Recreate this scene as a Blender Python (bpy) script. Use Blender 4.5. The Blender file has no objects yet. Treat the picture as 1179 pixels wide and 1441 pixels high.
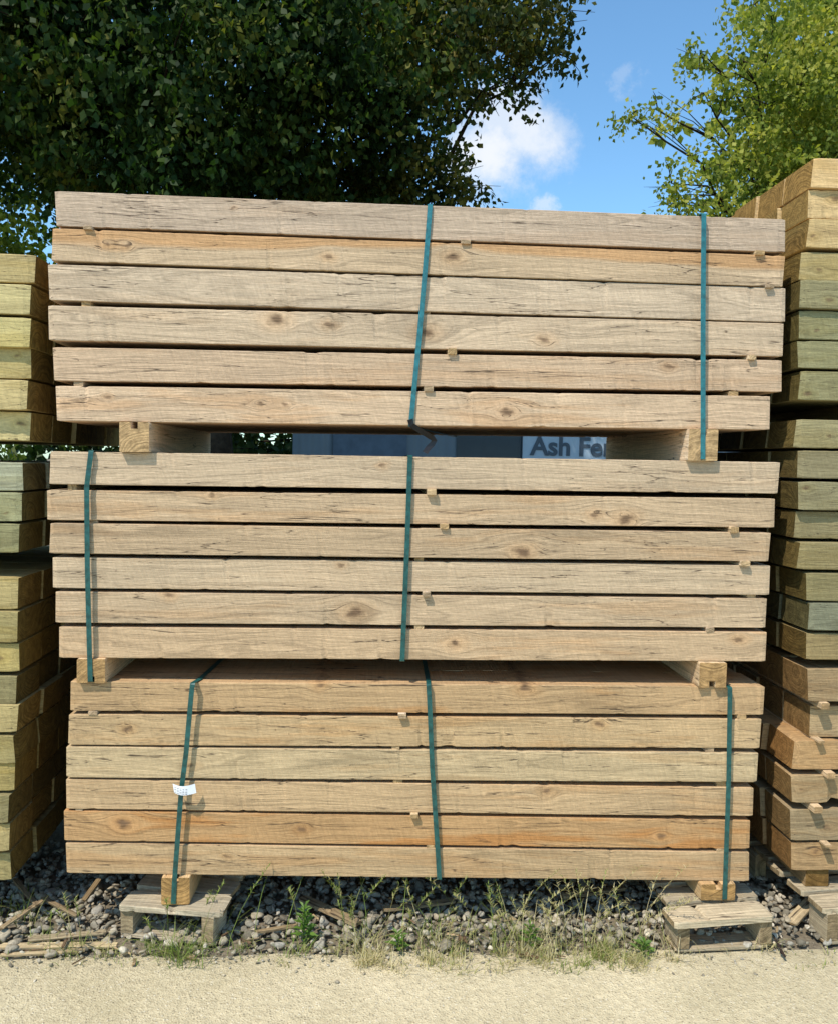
import bpy, math, random
import numpy as np
from mathutils import Vector, Matrix, Euler, noise as mn
random.seed(4); np.random.seed(4)
S=bpy.context.scene
COL=S.collection
# ---------------------------------------------------------------- camera
F=1182.0; CW,CH=1179.0,1441.0
D=2.83; HC=1.64
PITCH=math.radians(3.4); YAW=math.radians(3.0); ROLL=math.radians(1.1)
cam=bpy.data.cameras.new("camera"); camo=bpy.data.objects.new("camera",cam); COL.objects.link(camo)
cam.sensor_fit='HORIZONTAL'; cam.sensor_width=36; cam.lens=36*F/CW; cam.clip_end=2000; cam.clip_start=0.05
R=Matrix.Rotation(-YAW,3,'Z')@Matrix.Rotation(math.pi/2-PITCH,3,'X')@Matrix.Rotation(ROLL,3,'Z')
C=Vector((0,-D,HC))
camo.matrix_world=Matrix.Translation(C)@R.to_4x4()
S.camera=camo
def ray(px,py):
    return (R@Vector(((px-CW/2)/F,-(py-CH/2)/F,-1))).normalized()
def W(px,py,Y=0.0):
    d=ray(px,py); t=(Y-C.y)/d.y
    return C+d*t
def G(px,py,z=0.0):
    d=ray(px,py); t=(z-C.z)/d.z
    return C+d*t
# ---------------------------------------------------------------- node helper
class NT:
    def __init__(s,name):
        s.mat=bpy.data.materials.new(name); s.mat.use_nodes=True
        s.t=s.mat.node_tree; s.t.nodes.clear()
        s.out=s.t.nodes.new('ShaderNodeOutputMaterial')
    def n(s,typ,**k):
        nd=s.t.nodes.new(typ)
        for a,b in k.items(): setattr(nd,a,b)
        return nd
    def set(s,inp,v):
        if isinstance(v,bpy.types.NodeSocket): s.t.links.new(v,inp)
        else:
            try: inp.default_value=v
            except Exception: inp.default_value=(*v,1.0)
    def m(s,op,a,b=0.0,c=0.0,clamp=False):
        nd=s.n('ShaderNodeMath',operation=op,use_clamp=clamp)
        s.set(nd.inputs[0],a); s.set(nd.inputs[1],b); s.set(nd.inputs[2],c)
        return nd.outputs[0]
    def vec(s,x,y,z=0.0):
        nd=s.n('ShaderNodeCombineXYZ'); s.set(nd.inputs[0],x); s.set(nd.inputs[1],y); s.set(nd.inputs[2],z); return nd.outputs[0]
    def sep(s,v):
        nd=s.n('ShaderNodeSeparateXYZ'); s.set(nd.inputs[0],v); return nd.outputs
    def noise(s,v,scale=1.0,detail=2.0,rough=0.5,dist=0.0):
        nd=s.n('ShaderNodeTexNoise'); s.set(nd.inputs['Vector'],v); nd.inputs['Scale'].default_value=scale
        nd.inputs['Detail'].default_value=detail; nd.inputs['Roughness'].default_value=rough; nd.inputs['Distortion'].default_value=dist
        return nd.outputs['Fac']
    def mr(s,v,a,b,c=0.0,d=1.0,smooth=False):
        nd=s.n('ShaderNodeMapRange'); nd.interpolation_type='SMOOTHSTEP' if smooth else 'LINEAR'
        s.set(nd.inputs[0],v)
        for i,x in enumerate((a,b,c,d)): s.set(nd.inputs[i+1],x)
        return nd.outputs[0]
    def mix(s,f,a,b,mode='MIX'):
        nd=s.n('ShaderNodeMix',data_type='RGBA',blend_type=mode)
        s.set(nd.inputs[0],f); s.set(nd.inputs[6],a if isinstance(a,bpy.types.NodeSocket) else (*a[:3],1)); s.set(nd.inputs[7],b if isinstance(b,bpy.types.NodeSocket) else (*b[:3],1))
        return nd.outputs[2]
    def grey(s,v):
        nd=s.n('ShaderNodeCombineColor'); 
        for i in range(3): s.set(nd.inputs[i],v)
        return nd.outputs[0]
    def ramp(s,v,stops):
        nd=s.n('ShaderNodeValToRGB'); e=nd.color_ramp.elements
        while len(e)<len(stops): e.new(0.5)
        for i,(p,c) in enumerate(stops): e[i].position=p; e[i].color=(*c,1)
        s.set(nd.inputs[0],v); return nd.outputs[0]
    def bump(s,h,dist,strength=1.0):
        nd=s.n('ShaderNodeBump'); s.set(nd.inputs['Height'],h); nd.inputs['Distance'].default_value=dist; nd.inputs['Strength'].default_value=strength
        return nd.outputs[0]
    def bsdf(s,col,rough=0.8,normal=None,spec=0.3,metal=0.0):
        nd=s.n('ShaderNodeBsdfPrincipled'); s.set(nd.inputs['Base Color'],col if isinstance(col,bpy.types.NodeSocket) else (*col[:3],1))
        s.set(nd.inputs['Roughness'],rough); nd.inputs['Specular IOR Level'].default_value=spec; nd.inputs['Metallic'].default_value=metal
        if normal: s.t.links.new(normal,nd.inputs['Normal'])
        return nd.outputs[0]
    def fin(s,sh):
        s.t.links.new(sh,s.out.inputs['Surface']); return s.mat

def wood(name,ringc=0.3,crackw=0.010,endcol=(0.5,0.42,0.30),saw=0.35,stainc=(0.98,0.76,0.55),knots='abcd',grime=0.35):
    t=NT(name); m=t.m
    tc=t.n('ShaderNodeTexCoord'); x,y,z=t.sep(tc.outputs['Object'])[:]
    info=t.n('ShaderNodeObjectInfo'); rnd=info.outputs['Random']; off=m('MULTIPLY',rnd,57.0)
    xo=m('ADD',x,off)
    flow=None; kmask=None; khalo=None
    wn_=t.n('ShaderNodeTexNoise'); t.set(wn_.inputs['Vector'],t.vec(m('MULTIPLY',xo,0.6),y,z)); wn_.inputs['Scale'].default_value=34; wn_.inputs['Detail'].default_value=3
    wr=t.sep(wn_.outputs['Color'])
    wx=m('MULTIPLY',m('SUBTRACT',wr[0],0.5),0.030); wz=m('MULTIPLY',m('SUBTRACT',wr[1],0.5),0.022)
    for nm in knots:
        a=t.n('ShaderNodeAttribute',attribute_type='OBJECT',attribute_name='knot_'+nm)
        kx,kz,kr=t.sep(a.outputs['Vector'])[:]
        dx=m('MULTIPLY',m('SUBTRACT',x,kx),0.62); dz=m('SUBTRACT',z,kz)
        d2=m('ADD',m('MULTIPLY',dx,dx),m('MULTIPLY',dz,dz)); r2=m('MULTIPLY',kr,kr)
        f=m('DIVIDE',m('MULTIPLY',dz,m('MULTIPLY',r2,1.7)),m('ADD',m('ADD',d2,m('MULTIPLY',r2,1.0)),1e-6))
        flow=f if flow is None else m('ADD',flow,f)
        on=m('GREATER_THAN',kr,0.001)
        ex=m('ADD',dx,wx); ez=m('ADD',dz,wz)
        q=m('DIVIDE',m('SQRT',m('ADD',m('MULTIPLY',ex,ex),m('MULTIPLY',ez,ez))),m('ADD',kr,1e-5))
        k=m('MULTIPLY',t.mr(q,0.15,0.70,1.0,0.0,True),on); h=m('MULTIPLY',t.mr(q,0.3,1.9,1.0,0.0,True),on)
        k=m('MULTIPLY',k,t.mr(kr,0.010,0.028,0.62,1.0))
        kmask=k if kmask is None else m('MAXIMUM',kmask,k); khalo=h if khalo is None else m('MAXIMUM',khalo,h)
    zf=m('SUBTRACT',z,flow)
    nlow=m('SUBTRACT',t.noise(t.vec(m('ADD',m('MULTIPLY',x,1.1),off),m('MULTIPLY',y,4),m('MULTIPLY',zf,7)),1.0,3,0.5),0.5)
    z0=m('MULTIPLY',m('SUBTRACT',m('FRACT',m('MULTIPLY',rnd,7.31)),0.5),0.26)
    y0=m('MULTIPLY',m('SUBTRACT',m('FRACT',m('MULTIPLY',rnd,3.77)),0.5),0.10)
    yy=m('SUBTRACT',y,y0); zz=m('SUBTRACT',zf,z0)
    Rr=m('ADD',m('SQRT',m('ADD',m('MULTIPLY',yy,yy),m('MULTIPLY',zz,zz))),m('MULTIPLY',nlow,0.10))
    grain=t.noise(t.vec(m('MULTIPLY',Rr,240),m('ADD',m('MULTIPLY',x,1.3),off),0.0),1.0,2,0.75)
    fiber=t.noise(t.vec(m('ADD',m('MULTIPLY',x,5),off),m('MULTIPLY',zf,260),m('MULTIPLY',y,300)),1.0,3,0.75)
    blot=t.noise(t.vec(m('ADD',m('MULTIPLY',x,2.3),off),m('MULTIPLY',y,5),m('MULTIPLY',zf,15)),1.0,4,0.62)
    blot2=t.noise(t.vec(m('ADD',m('MULTIPLY',x,1.5),m('MULTIPLY',off,1.7)),m('MULTIPLY',y,5),m('MULTIPLY',zf,16)),1.0,3,0.65)
    sawn=t.noise(t.vec(m('ADD',m('MULTIPLY',x,120),m('MULTIPLY',z,40)),m('MULTIPLY',z,12),off),1.0,2,0.7)
    speck=t.noise(t.vec(m('MULTIPLY',xo,60),m('MULTIPLY',y,160),m('MULTIPLY',z,160)),1.0,2,0.7)
    g=m('MULTIPLY',t.mr(grain,0.32,0.60,1-ringc,1.06),t.mr(fiber,0.3,0.7,0.85,1.10))
    g=m('MULTIPLY',g,t.mr(blot,0.3,0.7,0.84,1.10)); g=m('MULTIPLY',g,t.mr(sawn,0.3,0.7,0.92,1.06)); g=m('MULTIPLY',g,t.mr(speck,0.25,0.7,0.86,1.08))
    col=t.mix(1.0,info.outputs['Color'],t.grey(g),'MULTIPLY')
    st=t.n('ShaderNodeAttribute',attribute_type='OBJECT',attribute_name='stain')
    stp=t.n('ShaderNodeAttribute',attribute_type='OBJECT',attribute_name='stain_top')
    upper=m('SUBTRACT',1.0,m('MULTIPLY',stp.outputs['Fac'],t.mr(m('ADD',zf,m('MULTIPLY',nlow,0.08)),0.002,0.012,1,0)))
    band=m('MULTIPLY',stp.outputs['Fac'],m('MULTIPLY',t.mr(m('ADD',zf,m('MULTIPLY',nlow,0.08)),0.006,0.020,0,1),0.85))
    sf=m('MULTIPLY',t.mr(blot2,0.50,0.64,0,1,True),m('MULTIPLY',st.outputs['Fac'],upper),clamp=True)
    sf=m('MAXIMUM',m('MAXIMUM',sf,band),m('MULTIPLY',khalo,0.36))
    col=t.mix(sf,col,t.mix(1.0,col,stainc,'MULTIPLY'))
    col=t.mix(t.mr(blot,0.52,0.70,0,grime),col,t.mix(1.0,col,(0.62,0.60,0.59),'MULTIPLY'))
    cr=t.noise(t.vec(m('ADD',m('MULTIPLY',x,0.95),off),m('MULTIPLY',y,8),m('MULTIPLY',zf,24)),1.0,5,0.47)
    gate=t.noise(t.vec(m('ADD',m('MULTIPLY',x,1.3),m('MULTIPLY',off,2.3)),0.0,m('MULTIPLY',z,18)),1.0,2)
    crk=t.mr(m('ABSOLUTE',m('SUBTRACT',cr,0.5)),0.0,m('MULTIPLY',t.mr(gate,0.42,0.70,0.2,1.0),crackw),1,0,True)
    crk=m('MULTIPLY',crk,t.mr(gate,0.44,0.54,0,1,True))
    cr2=t.noise(t.vec(m('ADD',m('MULTIPLY',x,0.6),m('MULTIPLY',off,3.1)),m('MULTIPLY',y,8),m('MULTIPLY',zf,13)),1.0,6,0.52)
    crk2=t.mr(m('ABSOLUTE',m('SUBTRACT',cr2,0.52)),0.0,m('MULTIPLY',t.mr(gate,0.35,0.6,1.0,0.3),crackw*0.55),1,0,True)
    crk=m('MAXIMUM',crk,m('MULTIPLY',crk2,t.mr(gate,0.48,0.60,1,0)))
    col=t.mix(m('MULTIPLY',crk,0.88),col,(0.05,0.034,0.024))
    vo=t.n('ShaderNodeTexVoronoi'); t.set(vo.inputs['Vector'],t.vec(xo,y,z)); vo.inputs['Scale'].default_value=23
    vc=t.sep(vo.outputs['Color'])[0]
    sp=m('MULTIPLY',t.mr(vo.outputs['Distance'],0.03,0.08,1,0),m('GREATER_THAN',vc,0.85))
    col=t.mix(m('MULTIPLY',sp,0.6),col,(0.09,0.055,0.035))
    col=t.mix(m('MULTIPLY',kmask,0.88),col,t.mix(t.mr(fiber,0.3,0.7),(0.025,0.017,0.012),(0.24,0.145,0.085)))
    nx=t.sep(tc.outputs['Normal'])[0]
    em=t.mr(m('ABSOLUTE',nx),0.6,0.8)
    rings=t.noise(t.vec(m('MULTIPLY',Rr,230),0.0,off),1.0,1)
    er=m('MULTIPLY',t.mr(rings,0.35,0.65,0.6,1.12),t.mr(t.noise(t.vec(xo,y,z),40,3,0.7),0.3,0.7,0.6,1.15))
    ecol=t.mix(1.0,t.mix(1.0,info.outputs['Color'],t.grey(er),'MULTIPLY'),[c*1.4 for c in endcol],'MULTIPLY')
    col=t.mix(em,col,ecol)
    fb=t.noise(t.vec(m('MULTIPLY',xo,14),m('MULTIPLY',z,190),m('MULTIPLY',y,190)),1.0,2,0.7)
    h=m('ADD',m('MULTIPLY',fb,0.55),m('MULTIPLY',sawn,saw)); 
    return t.fin(t.bsdf(col,0.9,t.bump(h,0.0038),0.1))
M_OAK=wood("weathered_oak",0.29,0.0105,saw=0.55)
M_PINE=wood("treated_softwood",0.26,0.005,endcol=(0.35,0.30,0.19),saw=0.7,stainc=(0.78,0.69,0.45),knots='a',grime=0.85)
M_PAL=wood("pallet_wood",0.45,0.014,endcol=(0.5,0.45,0.38),saw=0.5,knots='a',grime=0.9)

def simple(name,col,rough=0.6,nscale=30,var=0.2,bump=0.0008,spec=0.3):
    t=NT(name); tc=t.n('ShaderNodeTexCoord')
    nz=t.noise(tc.outputs['Object'],nscale,3,0.6)
    c=t.mix(1.0,col,t.grey(t.mr(nz,0.3,0.7,1-var,1+var)),'MULTIPLY')
    return t.fin(t.bsdf(c,rough,t.bump(nz,bump),spec))
M_STRAP=simple("green_strap_plastic",(0.012,0.075,0.066),0.4,60,0.4,0.0003,0.5)
M_STRAPB=simple("teal_strap_plastic",(0.020,0.14,0.155),0.35,60,0.35,0.0003,0.6)
M_PAPER=simple("paper",(0.75,0.76,0.78),0.6,20,0.06)
M_INK=simple("ink",(0.05,0.05,0.06),0.6)
M_BARK=simple("bark",(0.04,0.03,0.02),0.95,9,0.5,0.02,0.1)
M_BLACK=simple("black_plastic",(0.01,0.01,0.012),0.35,40,0.2)

def leafmat(name,stops,transl,tcol,gloss=0.35):
    t=NT(name); geo=t.n('ShaderNodeNewGeometry'); r=geo.outputs['Random Per Island']
    tc=t.n('ShaderNodeTexCoord'); nz=t.noise(tc.outputs['Object'],1.3,2,0.6)
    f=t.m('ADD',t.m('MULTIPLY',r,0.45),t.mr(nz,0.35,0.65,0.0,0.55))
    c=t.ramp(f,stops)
    b=t.bsdf(c,0.55,None,gloss)
    tr=t.n('ShaderNodeBsdfTranslucent'); t.set(tr.inputs[0],t.mix(1.0,c,tcol,'MULTIPLY'))
    mx=t.n('ShaderNodeMixShader'); mx.inputs[0].default_value=transl
    t.t.links.new(b,mx.inputs[1]); t.t.links.new(tr.outputs[0],mx.inputs[2])
    return t.fin(mx.outputs[0])
M_LEAFD=leafmat("shade_painted_foliage",[(0.0,(0.008,0.020,0.005)),(0.45,(0.022,0.048,0.010)),(0.72,(0.058,0.088,0.017)),(1.0,(0.20,0.19,0.035))],0.32,(1.7,2.0,0.8),0.12)  # crown shade and lit patches are put into these leaf colours
M_LEAFO=leafmat("sun_painted_foliage",[(0.0,(0.016,0.028,0.008)),(0.4,(0.040,0.056,0.012)),(0.75,(0.11,0.105,0.02)),(1.0,(0.24,0.185,0.035))],0.3,(1.6,1.7,0.8),0.15)  # sunlight on the large lime's right side is put into these colours
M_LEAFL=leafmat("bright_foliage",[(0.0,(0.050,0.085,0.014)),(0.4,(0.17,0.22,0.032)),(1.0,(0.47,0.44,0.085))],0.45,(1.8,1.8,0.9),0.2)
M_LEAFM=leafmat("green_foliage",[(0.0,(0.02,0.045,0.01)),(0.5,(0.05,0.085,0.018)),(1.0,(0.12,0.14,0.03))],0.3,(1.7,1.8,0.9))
M_GRASS=leafmat("grass_blades",[(0.0,(0.09,0.15,0.025)),(0.38,(0.19,0.25,0.055)),(0.60,(0.40,0.36,0.16)),(1.0,(0.62,0.53,0.33))],0.3,(1.3,1.3,0.9),0.15)
M_WEED=leafmat("weed_leaf",[(0.0,(0.08,0.16,0.025)),(1.0,(0.18,0.29,0.05))],0.35,(1.5,1.6,0.9))

t=NT("pebble"); geo=t.n('ShaderNodeNewGeometry'); tc=t.n('ShaderNodeTexCoord')
c=t.ramp(geo.outputs['Random Per Island'],[(0.0,(0.15,0.13,0.095)),(0.35,(0.27,0.24,0.18)),(0.6,(0.37,0.31,0.215)),(0.85,(0.31,0.285,0.235)),(1.0,(0.56,0.49,0.37))])
nz=t.noise(tc.outputs['Object'],110,3,0.65)
c=t.mix(1.0,c,t.grey(t.mr(nz,0.3,0.7,0.7,1.25)),'MULTIPLY')
M_PEB=t.fin(t.bsdf(c,0.95,t.bump(nz,0.0015),0.03))

t=NT("soil"); tc=t.n('ShaderNodeTexCoord')
nz=t.noise(tc.outputs['Object'],6,6,0.65); n2=t.noise(tc.outputs['Object'],70,4,0.6)
c=t.mix(nz,(0.13,0.11,0.08),(0.27,0.22,0.15)); c=t.mix(1.0,c,t.grey(t.mr(n2,0.3,0.7,0.7,1.2)),'MULTIPLY')
M_SOIL=t.fin(t.bsdf(c,0.95,t.bump(t.m('ADD',nz,n2),0.01),0.1))

t=NT("sandy_path"); tc=t.n('ShaderNodeTexCoord'); o=tc.outputs['Object']
n1=t.noise(o,1.6,5,0.65); n2=t.noise(o,38,5,0.7); n3=t.noise(o,220,2,0.6)
vo=t.n('ShaderNodeTexVoronoi'); t.set(vo.inputs['Vector'],o); vo.inputs['Scale'].default_value=105
c=t.mix(t.mr(n1,0.35,0.65),(0.51,0.435,0.275),(0.64,0.55,0.365))
c=t.mix(1.0,c,t.grey(t.mr(n2,0.3,0.7,0.79,1.12)),'MULTIPLY')
c=t.mix(1.0,c,t.grey(t.mr(n3,0.3,0.7,0.83,1.12)),'MULTIPLY')
vcx=t.sep(vo.outputs['Color'])[0]
c=t.mix(t.m('MULTIPLY',t.m('GREATER_THAN',vcx,0.85),t.mr(vo.outputs['Distance'],0.2,0.42,0.7,0)),c,(0.28,0.23,0.155))
c=t.mix(t.m('MULTIPLY',t.m('LESS_THAN',vcx,0.14),t.mr(vo.outputs['Distance'],0.2,0.42,0.6,0)),c,(0.74,0.68,0.54))
h=t.m('ADD',t.m('MULTIPLY',n2,1.5),t.m('ADD',t.m('MULTIPLY',n3,0.6),t.m('MULTIPLY',t.mr(vo.outputs['Distance'],0,0.5,1,0),0.35)))
M_PATH=t.fin(t.bsdf(c,0.94,t.bump(h,0.0065),0.1))

# ---------------------------------------------------------------- mesh helpers
def mkobj(name,verts,faces,mat,loc=(0,0,0),parent=None,smooth=False,**props):
    me=bpy.data.meshes.new(name); me.from_pydata([tuple(v) for v in verts],[],[tuple(f) for f in faces]); me.update()
    if smooth: me.polygons.foreach_set('use_smooth',[True]*len(me.polygons))
    if mat: me.materials.append(mat)
    o=bpy.data.objects.new(name,me); o.location=loc; COL.objects.link(o)
    if parent: o.parent=parent
    for k,v in props.items(): o[k]=v
    return o
def npmesh(name,V,Fq,mat,smooth=False,**props):
    me=bpy.data.meshes.new(name); nv=len(V); k=Fq.shape[1]; nf=len(Fq)
    me.vertices.add(nv); me.vertices.foreach_set('co',V.astype(np.float32).ravel())
    me.loops.add(nf*k); me.loops.foreach_set('vertex_index',Fq.astype(np.int32).ravel())
    me.polygons.add(nf); me.polygons.foreach_set('loop_start',np.arange(0,nf*k,k,dtype=np.int32)); me.polygons.foreach_set('loop_total',np.full(nf,k,dtype=np.int32))
    me.update(calc_edges=True); me.validate()
    if smooth: me.polygons.foreach_set('use_smooth',np.ones(nf,dtype=bool))
    me.materials.append(mat)
    o=bpy.data.objects.new(name,me); COL.objects.link(o)
    for a,b in props.items(): o[a]=b
    return o
def beam_geo(L,Wd,H,seed,bev=0.005,amp=0.0014,segs=40,skew=0.0,chip=0.0,groove=None):
    pts=[]
    hy,hz=Wd/2,H/2
    for (sy,sz) in ((-1,-1),(1,-1),(1,1),(-1,1)):
        cy,cz=sy*(hy-bev),sz*(hz-bev)
        a0={(-1,-1):180,(1,-1):270,(1,1):0,(-1,1):90}[(sy,sz)]
        for k in range(3):
            a=math.radians(a0+45*k); pts.append((cy+bev*math.cos(a),cz+bev*math.sin(a)))
        if groove and (sy,sz)==(1,1) and groove[0]>0:
            g=groove[1]; pts+=[(g,hz),(g,hz-g*1.9),(-g,hz-g*1.9),(-g,hz)]
        if groove and (sy,sz)==(-1,-1) and groove[0]<0:
            g=groove[1]; pts+=[(-g,-hz),(-g,-hz+g*1.9),(g,-hz+g*1.9),(g,-hz)]
    n=len(pts); V=[];Fc=[]
    for i in range(segs+1):
        u=i/segs; x=-L/2+L*u
        inset=bev*0.6 if i in(0,segs) else 0
        for j,(py,pz) in enumerate(pts):
            e=mn.noise(Vector((x*4+seed*3.1,j*1.7,seed*1.3)))
            e2=mn.noise(Vector((x*1.3+seed*5.1,9.0+(j//3)*2.3,seed*0.7)))
            k=amp*e*0.6+amp*1.3*e2
            w_=mn.noise(Vector((x*16+seed*2.3,(j//3)*7.7,seed*4.1)))+0.6*mn.noise(Vector((x*47+seed*2.3,(j//3)*7.7,seed*4.1)))
            wn=-chip*max(0,w_-0.42)*1.8
            xx=x
            if i==0: xx=x+pz*skew+0.004*mn.noise(Vector((py*20,pz*20,seed)))
            if i==segs: xx=x+pz*skew+0.004*mn.noise(Vector((py*20,pz*20,seed+5)))
            s=(1-inset/hz)
            V.append((xx,py*s+(k*0.6+wn)*(1 if py>0 else -1),pz*s+(k+wn)*(1 if pz>0 else -1)))
    for i in range(segs):
        for j in range(n):
            a=i*n+j;b=i*n+(j+1)%n; Fc.append((a,b,b+n,a+n))
    Fc.append(tuple(range(n-1,-1,-1))); Fc.append(tuple(segs*n+j for j in range(n)))
    return V,Fc
import bmesh
def fixn(me):
    bm=bmesh.new(); bm.from_mesh(me); bmesh.ops.recalc_face_normals(bm,faces=bm.faces); bm.to_mesh(me); bm.free()
def timber(name,L,Wd,H,mat,loc,seed,rot=(0,0,0),col=(0.5,0.4,0.3),bev=0.005,amp=0.0014,segs=40,parent=None,skew=0.0,chip=0.0,groove=None):
    V,Fc=beam_geo(L,Wd,H,seed,bev,amp,segs,skew,chip,groove)
    o=mkobj(name,V,Fc,mat,loc,parent); fixn(o.data)
    o.rotation_euler=rot; o.color=(*col,1)
    return o
def lin(c): 
    return tuple(((v/255)/12.92 if v/255<0.04045 else (((v/255)+0.055)/1.055)**2.4) for v in c)
def sh(c,f): return [v*f for v in c]
# ---------------------------------------------------------------- main stack
packs={
'top':[((78,269,317),(1105,308,355),(197,173,148),0.15,[(330,292,3)],"greyish"),
 ((73,320,367),(1103,360,403),(204,176,142),0.3,[(150,343,6),(177,345,7),(462,362,7),(637,361,12)],"orange-streaked"),
 ((68,370,423),(1105,406,452),(206,182,153),0.1,[],"pale"),
 ((68,428,480),(1102,456,500),(208,182,151),0.15,[(390,449,15),(463,456,9),(600,467,13),(765,478,10)],"pale knotty"),
 ((75,487,537),(1100,508,550),(206,176,144),0.25,[(940,516,8)],"pale"),
 ((79,543,592),(1083,557,605),(212,182,149),0.4,[(150,559,6),(367,569,7),(402,570,6),(712,580,12)],"pale knotty")],
'mid':[((70,634,682),(1096,651,694),(206,180,148),0.15,[(540,656,6)],"pale cracked"),
 ((66,688,733),(1090,703,741),(204,175,140),0.35,[(300,696,7),(838,725,9),(878,731,14)],"orange-knotted"),
 ((70,736,779),(1083,750,790),(195,167,133),0.3,[(735,778,15)],"brown weathered"),
 ((74,784,828),(1083,796,837),(206,180,147),0.1,[(482,795,7)],"pale"),
 ((78,832,877),(1078,843,883),(201,173,139),0.3,[(238,838,8),(500,862,15)],"swirl-grained"),
 ((83,882,926),(1078,890,931),(204,173,136),0.4,[(640,905,11),(1040,900,9)],"pale knotty")],
'low':[((99,960,1000),(1075,966,1007),(196,162,120),0.6,[(450,965,8),(740,968,12)],"golden brown"),
 ((96,1006,1048),(1070,1012,1054),(199,168,126),0.4,[(842,1020,9),(180,1026,8)],"golden knotty"),
 ((93,1052,1094),(1066,1060,1102),(202,176,136),0.25,[(270,1078,7)],"pale golden"),
 ((93,1098,1138),(1060,1108,1150),(202,170,129),0.35,[(770,1114,10)],"golden"),
 ((90,1142,1183),(1055,1155,1196),(194,154,108),0.9,[(175,1160,14),(425,1168,8),(930,1178,8)],"orange stained"),
 ((93,1187,1229),(1054,1200,1241),(194,163,123),0.4,[(320,1205,5)],"brown")]}
DEPTH=5; SW=0.2; STEP=0.205
rows={}
seed=1
GR="oak railway sleepers in the stacked packs"
for pn,lst in packs.items():
    rows[pn]=[]
    for i,(l,r,colr,stain,knots,adj) in enumerate(lst):
        yj=random.uniform(-0.007,0.007)
        TL=W(l[0],l[1],yj);BL=W(l[0],l[2],yj);TR=W(r[0],r[1],yj);BR=W(r[0],r[2],yj)
        ml=(TL+BL)/2; mr_=(TR+BR)/2; L=(mr_-ml).length; H=((TL.z-BL.z)+(TR.z-BR.z))/2
        ang=math.atan2(mr_.z-ml.z,mr_.x-ml.x)
        cen=(ml+mr_)/2
        k_=1.0 if pn=='top' else (0.97 if pn=='mid' else 0.96)
        col=tuple(c*k_ for c in lin(colr))
        loc=(cen.x,yj+SW/2,cen.z)
        o=timber("timber_sleeper",L,SW,H,M_OAK,loc,seed,(0,-ang,0),col,0.0022,0.0009,180,skew=random.uniform(-0.05,0.05),chip=0.004); seed+=1
        o["stain"]=stain
        if pn=='top' and i==1: o["stain_top"]=1.0
        Mi=Matrix.Rotation(-ang,3,'Y').inverted()
        for kk,(kx,ky,kr) in zip("abcd",knots):
            p=Mi@(W(kx,ky,yj)-Vector(loc)); o["knot_"+kk]=[p.x,p.z,kr/418.0*0.95]
        o["label"]=f"{adj} rough sawn oak sleeper strapped in a stacked pack"
        o["category"]="timber sleeper"; o["group"]=GR
        rows[pn].append((ml,mr_,H,ang,yj))
        for d in range(1,DEPTH):
            b=o.copy(); COL.objects.link(b)
            b.location=(loc[0]+random.uniform(-0.012,0.012),loc[1]-yj+STEP*d+random.uniform(-0.001,0.001),loc[2])
            f=random.uniform(0.85,1.0); b.color=(*[v*f for v in col],1)
            b["label"]="rough sawn oak sleeper inside a strapped pack"
def row_top(pn,i,x):
    a,b,H,ang,_=rows[pn][i]; u=(x-a.x)/(b.x-a.x); return a.z+(b.z-a.z)*u+H/2
def row_bot(pn,i,x): return row_top(pn,i,x)-rows[pn][i][2]
# spacers
sp={'top':[(0,125),(0,655),(0,1068),(1,635),(1,1082),(2,120),(2,600),(3,636),(3,1057),(4,603),(4,1033),(4,110)],
'mid':[(0,100),(0,607),(1,625),(1,1032),(1,130),(2,590),(2,1047),(3,600),(3,1060),(4,590),(4,1000)],
'low':[(0,130),(0,566),(0,1045),(1,557),(1,1000),(2,1017),(2,560),(3,583),(3,110),(4,606),(4,1015)]}
OUT=[('top',0,655),('top',0,125),('top',3,636),('top',3,1057),('top',4,603),('mid',0,607),('mid',1,625),('mid',1,1032),('mid',2,1047),('mid',3,600),('low',3,583),('top',1,1082),('low',0,566),('top',0,1068)]
for pn,l in sp.items():
    for (i,px) in l:
        pyr=(packs[pn][i][0][2]+packs[pn][i][1][2])/2; x=W(px,pyr).x
        zt=row_bot(pn,i,x)+0.001; zb=row_top(pn,i+1,x)-0.001
        isout=(pn,i,px) in OUT
        h=max(zt-zb,0.008)+(0.002 if isout else 0)
        yo=-0.013 if isout else random.uniform(0.0,0.012)
        o=timber("spacer_stick",0.99,random.uniform(0.028,0.036),h,M_PAL,(x,0.495+yo,(zt+zb)/2),seed,(0,0,math.pi/2),lin(random.choice([(236,210,172),(226,196,152),(214,192,164)])),0.0015,0.0005,6); seed+=1
        o["label"]="small wooden spacer stick between two oak sleepers"; o["category"]="wooden spacer"; o["group"]="spacer sticks between the sleepers"
# bearers
def bearer(px0,px1,ztop,zbot,Y0,L,col,mat=M_OAK,label="square notched wooden bearer carrying a pack of sleepers",pyr=None,groove=None):
    global seed
    x0=W(px0,pyr,Y0).x; x1=W(px1,pyr,Y0).x
    o=timber("wooden_bearer",L,abs(x1-x0),ztop-zbot,mat,((x0+x1)/2,Y0+L/2,(ztop+zbot)/2),seed,(0,0,math.pi/2),lin(col),0.004,0.001,10,groove=groove); seed+=1
    o["stain"]=0.4; o["label"]=label; o["category"]="wooden bearer"; o["group"]="wooden bearers under the packs"
    return o
e=0.0015
for px0,px1,pyr in ((167,211,607),(968,1011,620)):
    x=W((px0+px1)/2,pyr).x; bearer(px0,px1,row_bot('top',5,x)+e,row_top('mid',0,x)-e,-0.024,1.03,(230,206,174),pyr=pyr,groove=(1,0.012))
for px0,px1,pyr in ((107,149,942),(983,1023,947)):
    x=W((px0+px1)/2,pyr).x; bearer(px0,px1,row_bot('mid',5,x)+e,row_top('low',0,x)-e,-0.012,1.03,(220,190,150),pyr=pyr,groove=(-1,0.012))
PALZ=0.118
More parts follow.
